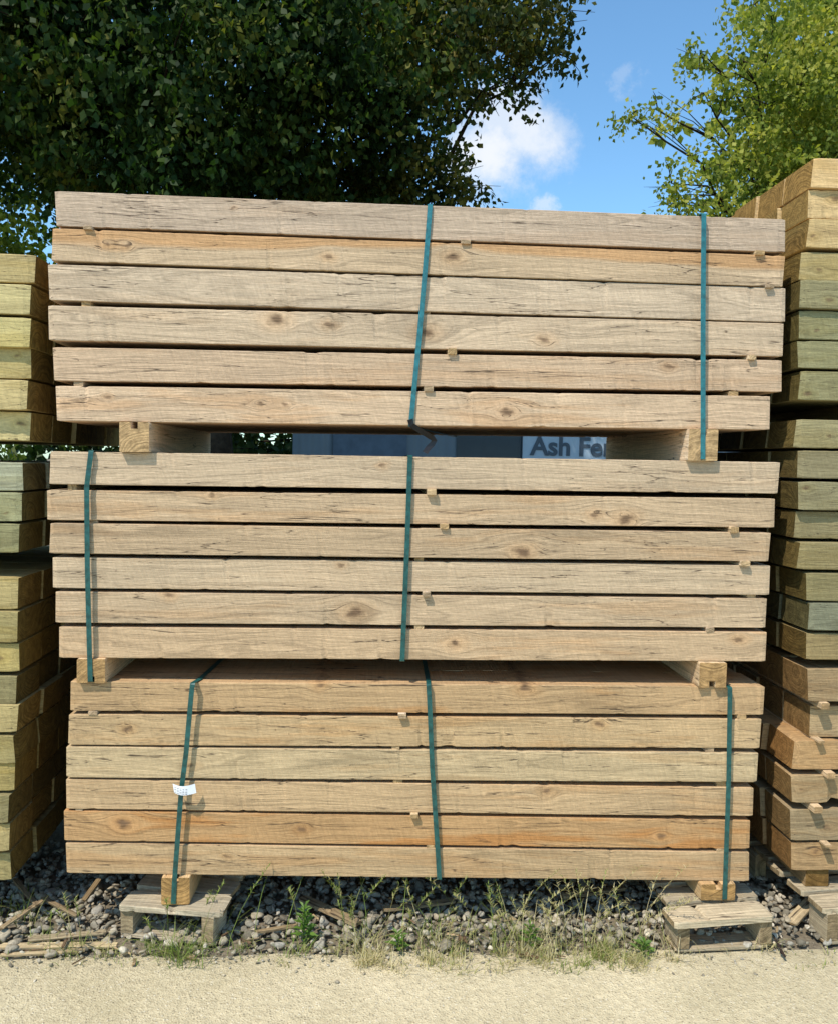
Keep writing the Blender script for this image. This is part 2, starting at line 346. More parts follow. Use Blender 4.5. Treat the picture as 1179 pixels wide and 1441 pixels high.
for px0,px1,pyr in ((226,268,1250),(984,1036,1258)):
    x=W((px0+px1)/2,pyr).x; bearer(px0,px1,row_bot('low',5,x)+e,PALZ-0.001,-0.018,1.03,(210,178,132),pyr=pyr,groove=(1,0.011))

# ---------------------------------------------------------------- side stacks
def side(rowsl,sign,mat,grp,kind,cols,L=2.4,Y0=0.02,stains=0.2,ends_j=0.01,fj=0.008,ch=0.004):
    global seed
    out=[]
    for i,(px,t0,b0) in enumerate(rowsl):
        yj=Y0+random.uniform(-fj,fj)
        T=W(px,t0,yj);B=W(px,b0,yj); H=T.z-B.z
        xc=(T.x+B.x)/2
        f0=random.uniform(0.92,1.06); col=[v*f0 for v in lin(cols[i%len(cols)])]
        loc=(xc+sign*L/2,yj+SW/2,(T.z+B.z)/2)
        o=timber("timber_sleeper",L,SW,H,mat,loc,seed,(0,random.uniform(-.002,.002),random.uniform(-.012,.012)),col,0.003,0.0016,110,skew=random.uniform(-0.09,0.09),chip=ch); seed+=1
        o["stain"]=stains
        if random.random()<0.6: o["knot_a"]=[-sign*(L/2-random.uniform(0.02,0.15)),random.uniform(-0.03,0.03),random.uniform(0.008,0.02)]
        o["label"]=f"{kind} with square-cut end in a side stack"; o["category"]="timber sleeper"; o["group"]=grp
        for d in range(1,DEPTH):
            b=o.copy(); COL.objects.link(b); b.location=(loc[0]+random.uniform(-ends_j,ends_j),loc[1]+STEP*d,loc[2])
            f=random.uniform(0.75,1.05); b.color=(*[v*f for v in col],1)
        out.append((xc,T.z,B.z))
    return out
GP="pressure treated softwood sleepers in the side stacks"
K="greenish treated softwood sleeper"
Y1=[(200,178,126),(208,190,136),(212,194,134),(192,174,120)]
lt=side([(46,356,396),(44,400,442),(43,447,488),(41,490,533),(40,536,578),(40,580,621)],-1,M_PINE,GP,K,Y1,2.4,0.03,0.4,fj=0.012)
lm=side([(31,650,690),(30,693,734),(29,737,777)],-1,M_PINE,GP,K,[(176,174,144),(166,162,122),(152,146,106)],2.4,0.03,0.3)
ll=side([(26,812,857),(25,860,903),(24,906,947),(24,950,990),(23,992,1031),(22,1034,1073),(18,1076,1116),(14,1119,1158),(12,1160,1199),(12,1202,1241)],-1,M_PINE,GP,K,[(182,162,112),(166,150,102),(178,158,102),(150,138,98)],2.4,0.03,0.45,fj=0.014)
rt=side([(1141,222,264),(1139,266,307),(1134,309,350),(1129,352,392),(1126,394,434),(1126,436,476),(1126,479,518),(1128,521,562)],1,M_PINE,GP,K,[(226,190,136),(220,188,136),(210,180,128),(182,162,114),(156,146,108),(152,146,108),(154,147,108),(148,140,102)],2.4,0.02,0.35)  # sunlight on the upper rows is put into their brighter orange colours
rm=side([(1119,590,630),(1120,634,673),(1121,677,717),(1122,720,759),(1122,763,802),(1134,806,845),(1137,848,887),(1132,890,928)],1,M_PINE,GP,K,[(158,146,108),(152,140,106),(148,138,104),(152,139,102),(148,134,96),(142,130,92),(138,136,110),(152,132,92)],2.4,0.02,0.35,fj=0.014)
rl=side([(1138,942,988),(1142,994,1038),(1118,1044,1085),(1114,1092,1131),(1112,1139,1183),(1116,1188,1228)],1,M_OAK,GR,"tan brown cracked oak sleeper",[(166,140,104),(178,152,114),(182,146,102),(174,148,110),(166,144,110),(172,140,100)],2.4,0.02,0.35,0.025,0.018,0.014)
def sbear(x,zt,zb,name="wooden_bearer",w=0.1,mat=M_PINE,col=(150,130,85),lab="square wooden bearer under a side stack",Y0=0.05):
    global seed
    o=timber(name,0.95,w,zt-zb,mat,(x,Y0+0.475,(zt+zb)/2),seed,(0,0,math.pi/2),lin(col),0.003,0.001,8); seed+=1
    o["label"]=lab; o["category"]="wooden bearer" if name=="wooden_bearer" else "wooden spacer"
    o["group"]="wooden bearers under the packs" if name=="wooden_bearer" else "spacer sticks between the sleepers"
for a,b,s,x in ((lt,lm,-1,-1.75),(lt,lm,-1,-3.3),(lm,ll,-1,-1.75),(lm,ll,-1,-3.3),(rt,rm,1,1.8),(rt,rm,1,3.3)):
    sbear(x,a[-1][2]+.001,b[0][1]-.001)
for x in (1.8,3.3): sbear(x,rm[-1][2]+.001,rl[0][1]-.001)
for x in (-1.75,-3.3): sbear(x,ll[-1][2]+.001,0.0,w=0.14)
for i in range(5):
    z1=rl[i][2];z0=rl[i+1][1]
    if z1-z0>0.006: sbear(W([1160,1155,1168,1150,1165][i],packs['low'][i][1][2]).x+0.0,z1+.001,z0-.001,"spacer_stick",0.034,M_PAL,(215,185,145),"small wooden spacer stick between two oak sleepers",-0.004)

# ---------------------------------------------------------------- pallets
def pallet(x,y0,w,L,label,yaw=0.0,z=0.118,col=(176,150,112)):
    global seed
    e0=bpy.data.objects.new("pallet",None); COL.objects.link(e0); e0.location=(x,y0,0); e0.rotation_euler=(0,0,yaw)
    e0["label"]=label; e0["category"]="pallet"; e0["group"]="pallets under the stacks"
    th=0.020; tb=0.012
    nb=8; bw=0.10
    for i in range(nb):
        yy=bw/2+ (L-bw)*i/(nb-1)+random.uniform(-.01,.01)
        o=timber("deck_board",w*random.uniform(0.96,1.06),bw*random.uniform(0.85,1.1),th,M_PAL,(random.uniform(-.012,.012),yy,z-th/2),seed,(random.uniform(-.03,.03) if i==0 else 0,random.uniform(-.015,.015) if i==0 else 0,random.uniform(-.06,.06)),sh(lin(col),random.uniform(0.75,1.05)),0.002,0.0028,36,e0,chip=0.009); seed+=1
    for sx in (-1,1):
        for k in range(3):
            yy=0.055+(L-0.11)*k/2
            o=timber("block",0.1,0.045,z-th-tb+0.001,M_PAL,(sx*(w/2-0.027),yy,tb+(z-th-tb)/2),seed,(0,0,math.pi/2+random.uniform(-.10,.10)),sh(lin(col),random.uniform(0.65,0.95)),0.003,0.0018,12,e0,chip=0.006); seed+=1
    for i in (0,1,2):
        yy=bw/2+(L-bw)*i/2
        o=timber("base_board",w*0.99,bw*0.9,tb,M_PAL,(0,yy,tb/2),seed,(0,0,0),sh(lin(col),0.8),0.002,0.0018,20,e0,chip=0.007); seed+=1
    return e0
pl=G(228,1322)
pallet(W(228,1300,-0.1).x,pl.y-0.02,0.35,1.0,"weathered grey tan pallet under the sleeper pack",-0.20,col=(206,190,160))
pallet(W(1016,1300,-0.1).x,-0.13,0.35,1.0,"pale softwood pallet with open front under the sleepers",0.07,col=(200,182,150))
pallet(W(1205,1290,-0.05).x+0.03,-0.09,0.34,1.0,"pale softwood pallet beneath the brown oak sleepers",0.10,z=0.13,col=(196,178,146))
for x in (1.62,3.3):
    sbear(x,rl[-1][2]+.001,0.1305 if x<2 else 0.0,w=0.09,col=(170,140,100))

# ---------------------------------------------------------------- straps
def ribbon(name,pts,w,mat,lab,th=0.0012,grp="green packing straps around the packs"):
    V=[];Fc=[]
    P=[Vector(p) for p in pts]; n=len(P)
    for i,p in enumerate(P):
        a=P[max(i-1,0)];b=P[min(i+1,n-1)]; tg=(b-a).normalized()
        wd=Vector((1,0,0)); wd=(wd-tg*wd.dot(tg))
        wd=wd.normalized() if wd.length>0.2 else Vector((0,1,0))
        nn=tg.cross(wd).normalized()
        tw=wd*w/2
        for s1,s2 in ((-1,-1),(1,-1),(1,1),(-1,1)): V.append(p+tw*s1+nn*th/2*s2)
    for i in range(n-1):
        for j in range(4):
            a=i*4+j;b=i*4+(j+1)%4; Fc.append((a,b,b+4,a+4))
    Fc.append((0,1,2,3)); Fc.append((n*4-4,n*4-3,n*4-2,n*4-1))
    o=mkobj(name,V,Fc,mat); fixn(o.data)
    if lab: o["label"]=lab; o["category"]="packing strap"; o["group"]=grp
    return o
def strap(pn,pts,bottom=None,top=None,lab="taut green plastic packing strap around an oak pack",Yf=-0.0105,xback=0.0,mat=None):
    fr=[]
    for k in range(len(pts)-1):
        a,b=pts[k],pts[k+1]
        for q in range(6):
            u=q/6; fr.append(W(a[0]+(b[0]-a[0])*u,a[1]+(b[1]-a[1])*u,Yf+0.0012*math.sin(q*2.1+a[0])))
    fr.append(W(pts[-1][0],pts[-1][1],Yf))
    xt=fr[0].x; xb=fr[-1].x
    zt=row_top(pn,0,xt)+0.004; zb=(bottom if bottom is not None else row_bot(pn,5,xb)-0.004)
    dx=0.0 if top is None else top
    fr[0].z=zt-0.004; fr[-1].z=zb+0.004
    yb=STEP*DEPTH+0.01
    loop=[Vector((xt+dx*0.4,yb*0.5,zt)),Vector((xt+dx*0.1,0.04,zt)),Vector((xt,Yf+0.006,zt))]+fr+[Vector((xb,Yf+0.006,zb)),Vector((xb+xback*.5,yb*0.5,zb)),Vector((xb+xback,yb,zb)),Vector((xb+xback*.5,yb+0.006,(zt+zb)/2)),Vector((xt+dx,yb,zt)),Vector((xt+dx*0.4,yb*0.5,zt))]
    return ribbon("packing_strap",loop,0.0165,mat or M_STRAP,lab)
LT="taut blue teal plastic packing strap around an oak pack"
strap('top',[(605,291),(598,380),(590,470),(578,597)],xback=0.25,mat=M_STRAPB,lab=LT)
bz=row_top('mid',0,W(990,640).x)+0.003
strap('top',[(990,306),(989,450),(989,640)],bottom=bz,Yf=-0.0265,mat=M_STRAPB,lab=LT)
bz=row_top('low',0,W(127,957).x)+0.003
strap('mid',[(128,637),(122,685),(123,800),(127,957)],bottom=bz,Yf=-0.0145)
strap('mid',[(577,641),(573,760),(566,930)])
strap('low',[(271,959),(262,1060),(255,1115),(244,1262)],bottom=PALZ+0.002,top=0.12,Yf=-0.0205)
strap('low',[(603,960),(608,1080),(618,1234)],top=0.02)
strap('low',[(1027,966),(1025,1100),(1019,1274)],bottom=PALZ+0.002,Yf=-0.0205)
ribbon("strap_tail",[W(577,590,-0.013),W(579,598,-0.012),W(588,604,-0.006),W(598,610,0.0),W(608,616,0.01),W(611,620,0.012),W(608,625,0.012),W(602,631,0.008),W(598,637,0.0)],0.019,M_BLACK,"bent black end of the centre strap below the upper pack",grp="loose strap ends")
e0=bpy.data.objects.new("paper_tag",None); COL.objects.link(e0); p=W(258,1109,-0.026); e0.location=p
e0["label"]="small white paper tag stuck on a green strap"; e0["category"]="paper tag"
V=[];Fc=[]
for i in range(7):
    u=i/6
    for j in range(3):
        v=j/2
        V.append((-0.034+0.072*u+0.006*v,-0.004-0.010*math.sin(u*4)-0.004*v,0.016-0.030*v-0.010*math.sin(u*2.5)*0.6))
for i in range(6):
    for j in range(2):
        a=i*3+j; Fc.append((a,a+1,a+4,a+3))
o=mkobj("paper_sheet",V,Fc,M_PAPER,parent=e0,smooth=True)
V=[];Fc=[]
for k in range(4):
    for i in range(5):
        b=len(V); u0=0.12+0.13*i; z0=0.010-0.0055*k
        V+= [(-0.034+0.072*u0,-0.0165-0.006*math.sin(u0*3),z0-0.006*math.sin(u0*2.5)),(-0.034+0.072*(u0+0.09),-0.0165-0.006*math.sin(u0*3),z0-0.006*math.sin(u0*2.5)),(-0.034+0.072*(u0+0.09),-0.0167-0.006*math.sin(u0*3),z0-0.0015-0.006*math.sin(u0*2.5)),(-0.034+0.072*u0,-0.0167-0.006*math.sin(u0*3),z0-0.0015-0.006*math.sin(u0*2.5))]
        Fc.append((b,b+1,b+2,b+3))
mkobj("print",V,Fc,M_INK,parent=e0)

# ---------------------------------------------------------------- ground
def grid(name,x0,x1,y0,y1,nx,ny,z,mat,fn=None,**p):
    X,Y=np.meshgrid(np.linspace(x0,x1,nx),np.linspace(y0,y1,ny)); V=np.stack([X.ravel(),Y.ravel(),np.full(X.size,z)],1)
    if fn: V=fn(V)
    i=np.arange(nx-1)[None,:]+nx*np.arange(ny-1)[:,None]; i=i.ravel()
    return npmesh(name,V,np.stack([i,i+1,i+nx+1,i+nx],1),mat,True,**p)
grid("ground",-400,400,-400,400,5,5,-0.012,M_SOIL,kind="structure",label="bare stony soil under the timber stacks")
def edge(V):
    out=V.copy()
    for k in np.where(V[:,1]>-0.14)[0]:
        x=V[k,0]; out[k,1]+=0.035*mn.noise(Vector((x*3,1,0)))+0.02*mn.noise(Vector((x*11,4,0)))
        out[k,2]-=0.012
    for k in range(len(V)):
        out[k,2]+=0.004*mn.noise(Vector((V[k,0]*2.5,V[k,1]*2.5,3)))
    return out
grid("path",-6,6,-9,-0.10,260,90,0.001,M_PATH,edge,kind="structure",label="sunlit sandy beige path")
# ---------------------------------------------------------------- pebbles
bm=bmesh.new(); bmesh.ops.create_icosphere(bm,subdivisions=2,radius=1); iv=np.array([v.co[:] for v in bm.verts]); iff=np.array([[v.index for v in f.verts] for f in bm.faces]); bm.free()
rng=np.random.default_rng(5)
Vs=[];Fs=[];nvt=0
def add_stone(x,y,z,r,flat=0.68):
    global nvt
    s=np.array([r*rng.uniform(0.8,1.35),r*rng.uniform(0.7,1.05),r*flat*rng.uniform(0.8,1.2)])
    v=iv.copy()
    for q in range(9):
        n_=rng.normal(size=3); n_/=np.linalg.norm(n_); lim=rng.uniform(0.3,0.75)
        dt=v@n_; ex=np.maximum(dt-lim,0)*0.97; v=v-ex[:,None]*n_
    v=v*s
    a=rng.uniform(0,6.28); ca,sa=math.cos(a),math.sin(a); tl=rng.normal()*0.5; ct,st_=math.cos(tl),math.sin(tl)
    v=v@np.array([[1,0,0],[0,ct,st_],[0,-st_,ct]])@np.array([[ca,sa,0],[-sa,ca,0],[0,0,1]])
    Vs.append(v+np.array([x,y,z])); Fs.append(iff+nvt); nvt+=len(iv)
sx=0.0265
for xi in np.arange(-1.75,1.95,sx):
    for yi in np.arange(-0.10,0.70,sx):
        x=xi+rng.uniform(-.5,.5)*sx; y=yi+rng.uniform(-.5,.5)*sx
        if y<-0.03+0.06*mn.noise(Vector((x*4,0,0))) and rng.random()<0.45: continue
        r=rng.choice([0.010,0.014,0.019,0.028],p=[.34,.36,.23,.07])*rng.uniform(0.85,1.15)
        add_stone(x,y,r*0.25+rng.uniform(0,0.008),r)
for k in range(900):
    x=rng.uniform(-1.6,1.6); y=rng.uniform(-0.05,0.6); r=rng.uniform(0.010,0.019); add_stone(x,y,0.018+rng.uniform(0,.008),r)
for k in range(520):
    x=rng.uniform(-1.6,1.6); y=-0.08-abs(rng.normal())*0.07; r=rng.uniform(0.002,0.009); add_stone(x,y,0.002,r)
npmesh("gravel",np.concatenate(Vs),np.concatenate(Fs),M_PEB,False,kind="stuff",label="loose dusty grey brown stones under the timber stacks")
def scrap(px0,py0,px1,py1,w,th,col,z=0.03,tilt=0.0):
    global seed
    a=G(px0,py0,z); b=G(px1,py1,z+tilt); d=b-a
    o=timber("wood_scrap",d.length,w,th,M_PAL,(a+b)/2,seed,(random.uniform(-.15,.15),-math.asin(max(-1,min(1,d.z/d.length))),math.atan2(d.y,d.x)),lin(col),0.002,0.003,24,chip=0.012); seed+=1
    o["label"]="weathered wooden slat lying on the gravel"; o["category"]="wood scrap"; o["group"]="wood scraps on the gravel"
scrap(-30,1333,165,1330,0.028,0.008,(200,178,138),0.010)
scrap(0,1345,120,1338,0.014,0.006,(200,176,136),0.008)
scrap(0,1308,60,1268,0.018,0.008,(165,142,108),0.04,0.02)
scrap(40,1322,150,1312,0.026,0.009,(170,152,120),0.026)
scrap(425,1264,505,1300,0.036,0.010,(158,136,104),0.04)
scrap(540,1280,640,1268,0.030,0.010,(148,128,98),0.038)
scrap(360,1312,420,1302,0.016,0.007,(175,150,112),0.03)
scrap(930,1262,960,1290,0.03,0.010,(170,145,108),0.045)
scrap(118,1268,140,1238,0.02,0.009,(150,126,92),0.05,0.03)
scrap(1085,1312,1105,1348,0.009,0.005,(60,50,45),0.02)
scrap(880,1250,790,1262,0.025,0.010,(150,128,96),0.042)
scrap(60,1264,110,1290,0.018,0.008,(150,130,100),0.036)
scrap(20,1238,52,1275,0.015,0.008,(140,120,92),0.05,0.01)
scrap(1142,1268,1112,1300,0.045,0.012,(190,168,132),0.05,-0.03)
for k in range(26):
    px=rng.uniform(10,1150); py=rng.uniform(1285,1350); a_=rng.uniform(0,3.14); l_=rng.uniform(8,34)
    scrap(px,py,px+l_*math.cos(a_),py+l_*0.4*math.sin(a_)+1,rng.uniform(0.004,0.010),0.003,(185,160,122) if k%2 else (120,98,74),0.026 if py<1325 else 0.006)

# ---------------------------------------------------------------- grass
def blades(list_,mat,name,**p):
    V=[];Fq=[];n=0
    for (x,y,z,h,ang,lean,w,curl) in list_:
        dx,dy=math.cos(ang),math.sin(ang); px_,py_=-dy,dx
        K=5
        for k in range(K):
            u=k/(K-1); bend=lean*h*(u**1.7)
            zz=z+h*u*(1-0.35*curl*u*u*abs(lean)); ww=w*(1-u**1.5)*0.5+0.0002
            cx=x+dx*bend; cy=y+dy*bend
            V.append((cx-px_*ww,cy-py_*ww,zz)); V.append((cx+px_*ww,cy+py_*ww,zz))
        for k in range(K-1):
            a=n+k*2; Fq.append((a,a+1,a+3,a+2))
        n+=K*2
    return npmesh(name,np.array(V),np.array(Fq),mat,False,**p)
bl=[]
def tuft(px,py,n,spread,hmin,hmax,zz=0.0):
    c=G(px,py,0.0)
    for k in range(n):
        x=c.x+rng.normal()*spread; y=c.y+rng.normal()*spread*0.5
        bl.append((x,y,zz,rng.uniform(hmin,hmax),rng.uniform(0,6.28),rng.uniform(0.3,1.6),rng.uniform(0.0012,0.0034),rng.uniform(0.3,1)))
for k in range(85):
    px=rng.uniform(505,965)
    if mn.noise(Vector((px*0.02,2,0)))<-0.12: continue
    tuft(px,rng.uniform(1330,1364),int(rng.uniform(10,30)),0.017,0.010,0.05)
for k in range(50):
    px=rng.uniform(500,955); tuft(px,rng.uniform(1318,1350),5,0.018,0.05,0.13)
for px,py in ((235,1345),(265,1350),(250,1338),(215,1340),(120,1335),(100,1345),(290,1335),(430,1335),(415,1345),(340,1338),(470,1345),(150,1345),(60,1330),(920,1350),(640,1370),(700,1366),(1075,1335),(905,1368),(520,1358),(560,1368),(800,1368),(860,1362)):
    tuft(px,py,26,0.025,0.012,0.07)
for px,py in ((250,1352),(300,1322),(45,1300),(20,1290),(265,1356),(240,1345),(610,1335),(730,1328)):
    tuft(px,py,20,0.03,0.06,0.14)
for k in range(90):
    tuft(rng.uniform(0,1179),rng.uniform(1330,1364),4,0.02,0.008,0.03)
for k in range(80):
    px=rng.uniform(480,920) if k<67 else rng.uniform(60,450)
    c=G(px,rng.uniform(1312,1350)); h=rng.uniform(0.12,0.29); a=rng.uniform(0,6.28); le=rng.uniform(0.2,0.8)
    bl.append((c.x,c.y,0,h,a,le,0.0024,0.3))
    tipz=h*(1-0.105*le)
    for q in range(24):
        u=q/24
        sxp=c.x+math.cos(a)*le*h*(1-u*0.35)**1.7; syp=c.y+math.sin(a)*le*h*(1-u*0.35)**1.7
        bl.append((sxp,syp,tipz*(1-u*0.33),rng.uniform(0.006,0.016),rng.uniform(0,6.28),rng.uniform(0.5,1.8),0.0033,0.5))
blades(bl,M_GRASS,"grass",kind="stuff",label="sparse green and dry grass along the path edge")
def weed(px,py,h,n):
    c=G(px,py); e0=bpy.data.objects.new("weed_plant",None); COL.objects.link(e0); e0.location=(c.x,c.y,0)
    e0["label"]="small green leafy weed growing in the gravel"; e0["category"]="weed"; e0["group"]="leafy weeds by the path"
    V=[];Fc=[]
    for k in range(5):
        u=k/4
        for s in (-1,1): V.append((s*0.0015,0,h*u))
        for s in (-1,1): V.append((0,s*0.0015,h*u))
    for k in range(4):
        a=k*4; Fc+= [(a,a+1,a+5,a+4),(a+2,a+3,a+7,a+6)]
    mkobj("stem",V,Fc,M_WEED,parent=e0)
    V=[];Fc=[]
    for k in range(n):
        u=k/n; z=h*(0.1+0.9*u); a=k*2.4; L=0.05*(1-0.55*u)*random.uniform(0.8,1.2); wd=L*0.2
        d=Vector((math.cos(a),math.sin(a),0)); s=Vector((-d.y,d.x,0)); b=len(V); up=0.5+0.6*u
        V+=[Vector((0,0,z)),d*L*0.5+s*wd+Vector((0,0,z+L*0.5*up)),d*L+Vector((0,0,z+L*0.55*up)),d*L*0.5-s*wd+Vector((0,0,z+L*0.45*up))]
        Fc.append((b,b+1,b+2,b+3))
    mkobj("foliage",V,Fc,M_WEED,parent=e0)
weed(428,1328,0.13,38); weed(745,1335,0.08,20); weed(560,1338,0.06,18); weed(905,1345,0.05,16)

# ---------------------------------------------------------------- trees
def leaves(name,lobes,per_m3,mat,parent,size=(0.07,0.11),seed=1,droop=0.5,shell=0.45,bigsize=None,spray=0.42):
    r=np.random.default_rng(seed); P=[];Ls=[]
    for li,(c,rad,dens) in enumerate(lobes):
        rad=np.array(rad,float) if np.ndim(rad) else np.array([rad]*3,float)
        vol=4.19*rad.prod(); nt=max(8,int(vol*per_m3*dens))
        if bigsize and li==0: nt=int(nt*0.6)
        d=r.normal(size=(nt,3)); d/=np.linalg.norm(d,axis=1)[:,None]
        q=r.random(nt)**shell
        tw=np.array(c)+d*rad*q[:,None]*(1+0.12*r.normal(size=nt))[:,None]
        per=16
        ax=r.normal(size=(nt,3)); ax[:,2]=-0.55+0.4*ax[:,2]; ax/=np.linalg.norm(ax,axis=1)[:,None]
        s=(r.random((nt,per))-0.3)*spray
        pts=tw[:,None,:]+ax[:,None,:]*s[:,:,None]+r.normal(size=(nt,per,3))*0.038
        pts=pts.reshape(-1,3); P.append(pts)
        sz=bigsize if (bigsize and li==0) else size
        Ls.append(r.uniform(sz[0],sz[1],len(pts)))
    P=np.concatenate(P); L=np.concatenate(Ls); n=len(P)
    t_=r.normal(size=(n,3)); t_[:,2]-=droop; t_/=np.linalg.norm(t_,axis=1)[:,None]
    b=r.normal(size=(n,3)); b[:,2]*=0.4; b=np.cross(t_,b); b/=np.linalg.norm(b,axis=1)[:,None]
    nn=np.cross(t_,b)
    v0=P; v2=P+t_*L[:,None]; mid=P+t_*(L*0.42)[:,None]
    fold=nn*(L*0.10)[:,None]
    v1=mid+b*(L*0.34)[:,None]+fold; v3=mid-b*(L*0.34)[:,None]+fold
    V=np.stack([v0,v1,v2,v3],1).reshape(-1,3)
    i=np.arange(n)*4; Fq=np.stack([i,i+1,i+2,i+3],1)
    o=npmesh(name,V,Fq,mat,False); o.parent=parent
    return o
def tube(V,Fc,pts,rads,k=8):
    b0=len(V); P=[Vector(p) for p in pts]
    for i,p in enumerate(P):
        tg=(P[min(i+1,len(P)-1)]-P[max(i-1,0)]).normalized(); up=Vector((0,0,1)) if abs(tg.z)<0.9 else Vector((1,0,0))
        a=tg.cross(up).normalized(); b=tg.cross(a)
        for j in range(k):
            th=2*math.pi*j/k; V.append(p+(a*math.cos(th)+b*math.sin(th))*rads[i]*(1+0.12*math.sin(j*2.3+i)))
    for i in range(len(P)-1):
        for j in range(k):
            x=b0+i*k+j;y=b0+i*k+(j+1)%k; Fc.append((x,y,y+k,x+k))
def tree(base,trunkh,r0,lobes,per,mat,label,cat="tree",seed=1,lr=0.2,**kw):
    e0=bpy.data.objects.new("tree",None); COL.objects.link(e0); e0.location=(0,0,0)
    e0["label"]=label; e0["category"]=cat
    V=[];Fc=[]; rr=random.Random(seed)
    B=Vector(base); top=B+Vector((rr.uniform(-.3,.3),rr.uniform(-.3,.3),trunkh))
    pts=[B+Vector((0,0,-0.1))]+[B.lerp(top,u)+Vector((rr.uniform(-.06,.06),rr.uniform(-.06,.06),0)) for u in (.08,.3,.5,.75,1)]
    tube(V,Fc,pts,[r0*1.5,r0*1.1,r0,r0*.9,r0*.75,r0*.6],12)
    for (c,rad,dn) in lobes:
        c=Vector(c); s=B.lerp(top,rr.uniform(0.75,1.0)); n=6; pp=[]
        for i in range(n+1):
            u=i/n; pp.append(s.lerp(c,u)+Vector((0,0,0.35*math.sin(u*math.pi)))+Vector((rr.uniform(-.1,.1),rr.uniform(-.1,.1),rr.uniform(-.1,.1)))*(1 if 0<i<n else 0))
        rl=r0*lr; tube(V,Fc,pp,[rl*(1-0.85*i/n) for i in range(n+1)],6)
        rm_=float(np.max(rad))
        if rm_>2.6: continue
        for q in range(5):
            d=Vector((rr.gauss(0,1),rr.gauss(0,1),rr.gauss(0,.6))).normalized()*rm_*0.85
            st=pp[rr.choice([4,5,6])]; tube(V,Fc,[st,st.lerp(c+d,.5)+Vector((0,0,.05)),c+d],[rl*.25,rl*.15,rl*.05],5)
    o=mkobj("trunk",V,Fc,M_BARK,parent=e0,smooth=True)
    leaves("crown",lobes,per,mat,e0,seed=seed,**kw)
    return e0
def LB(px,py,Y,r,dn=1.0): 
    p=W(px,py,Y); return (tuple(p),r,dn)
lob=[((-4.2,6.4,8.6),(4.4,3.2,3.8),0.26),
 LB(60,120,5.6,(1.3,1.2,1.0),1),LB(220,150,5.2,(1.3,1.2,0.95),1),LB(380,190,6.0,(1.2,1.2,0.9),1),LB(500,90,5.6,(1.1,1.1,0.9),1),
 LB(150,240,6.6,(1.1,1.2,0.62),1),LB(300,270,6.6,(1.2,1.2,0.7),1),LB(460,265,6.6,(1.1,1.2,0.62),1),
 LB(30,30,5.4,(1.4,1.3,0.9),1),LB(400,20,5.2,(1.3,1.2,1.0),1),LB(10,190,6.8,(0.9,1,0.42),1)]
tree((-1.9,7.2,0),5.0,0.30,lob,68,M_LEAFD,"large shade-painted dark leafy lime tree overhanging the stacks",seed=3,size=(0.060,0.098),bigsize=(0.14,0.20),droop=1.0,spray=0.6)
lobb=[((0.2,7.8,7.8),(1.8,1.5,1.6),0.45),LB(590,225,6.2,(0.60,0.8,0.6),1),LB(560,140,6.0,(0.7,0.8,0.6),1),
 LB(620,30,5.8,(1.0,1.0,0.75),1),LB(730,55,6.0,(0.58,0.7,0.46),1),LB(785,75,6.0,(0.34,0.45,0.32),1),LB(720,115,6.0,(0.38,0.4,0.2),1),
 LB(655,272,6.4,(0.48,0.5,0.24),1.1),LB(750,-50,5.8,(0.58,0.9,0.6),1),LB(530,270,6.6,(0.6,0.7,0.5),1),LB(600,285,6.4,(0.5,0.5,0.2),1)]
tree((-0.4,8.2,0),5.2,0.22,lobb,78,M_LEAFO,"right part of the large lime tree with sunlight-painted leaves",seed=5,size=(0.055,0.09),bigsize=(0.11,0.16),droop=0.8,spray=0.45)  # lit right part of the large lime, split off with an added trunk
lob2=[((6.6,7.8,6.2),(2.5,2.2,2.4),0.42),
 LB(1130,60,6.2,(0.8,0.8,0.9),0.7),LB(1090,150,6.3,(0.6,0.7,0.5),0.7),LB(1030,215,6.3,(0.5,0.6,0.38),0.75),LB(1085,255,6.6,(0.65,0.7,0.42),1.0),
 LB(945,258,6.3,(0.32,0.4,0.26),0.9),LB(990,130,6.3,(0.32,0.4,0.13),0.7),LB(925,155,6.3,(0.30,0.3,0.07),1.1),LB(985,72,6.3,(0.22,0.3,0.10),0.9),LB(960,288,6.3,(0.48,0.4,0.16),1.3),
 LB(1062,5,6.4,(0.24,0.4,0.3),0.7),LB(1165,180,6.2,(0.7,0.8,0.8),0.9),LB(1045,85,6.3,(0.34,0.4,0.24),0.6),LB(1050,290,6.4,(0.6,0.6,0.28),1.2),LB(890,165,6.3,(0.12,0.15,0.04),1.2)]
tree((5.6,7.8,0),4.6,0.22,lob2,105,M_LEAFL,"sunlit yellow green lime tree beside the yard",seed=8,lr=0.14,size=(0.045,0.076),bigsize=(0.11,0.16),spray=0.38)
lob3=[((-6.6,8.9,4.1),(1.8,1.3,2.2),1),((-8.6,8.9,4.2),(1.9,1.4,2.5),1),((-5.0,9.2,3.7),(1.5,1.2,2.2),1)]
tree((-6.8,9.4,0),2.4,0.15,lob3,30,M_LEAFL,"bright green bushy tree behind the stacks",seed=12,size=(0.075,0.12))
lob4=[((9.0,12,3.2),(3,2,3),1),((5.8,13,2.6),(2.5,2,2.4),1),((-2.4,12.4,1.7),(2.4,1.2,1.7),1.6),((-4.6,12.0,1.6),(2.0,1.2,1.6),1.6)]
tree((3.5,12.8,0),2.0,0.2,lob4,10,M_LEAFM,"leafy green tree at the far yard edge",seed=14,size=(0.14,0.2))

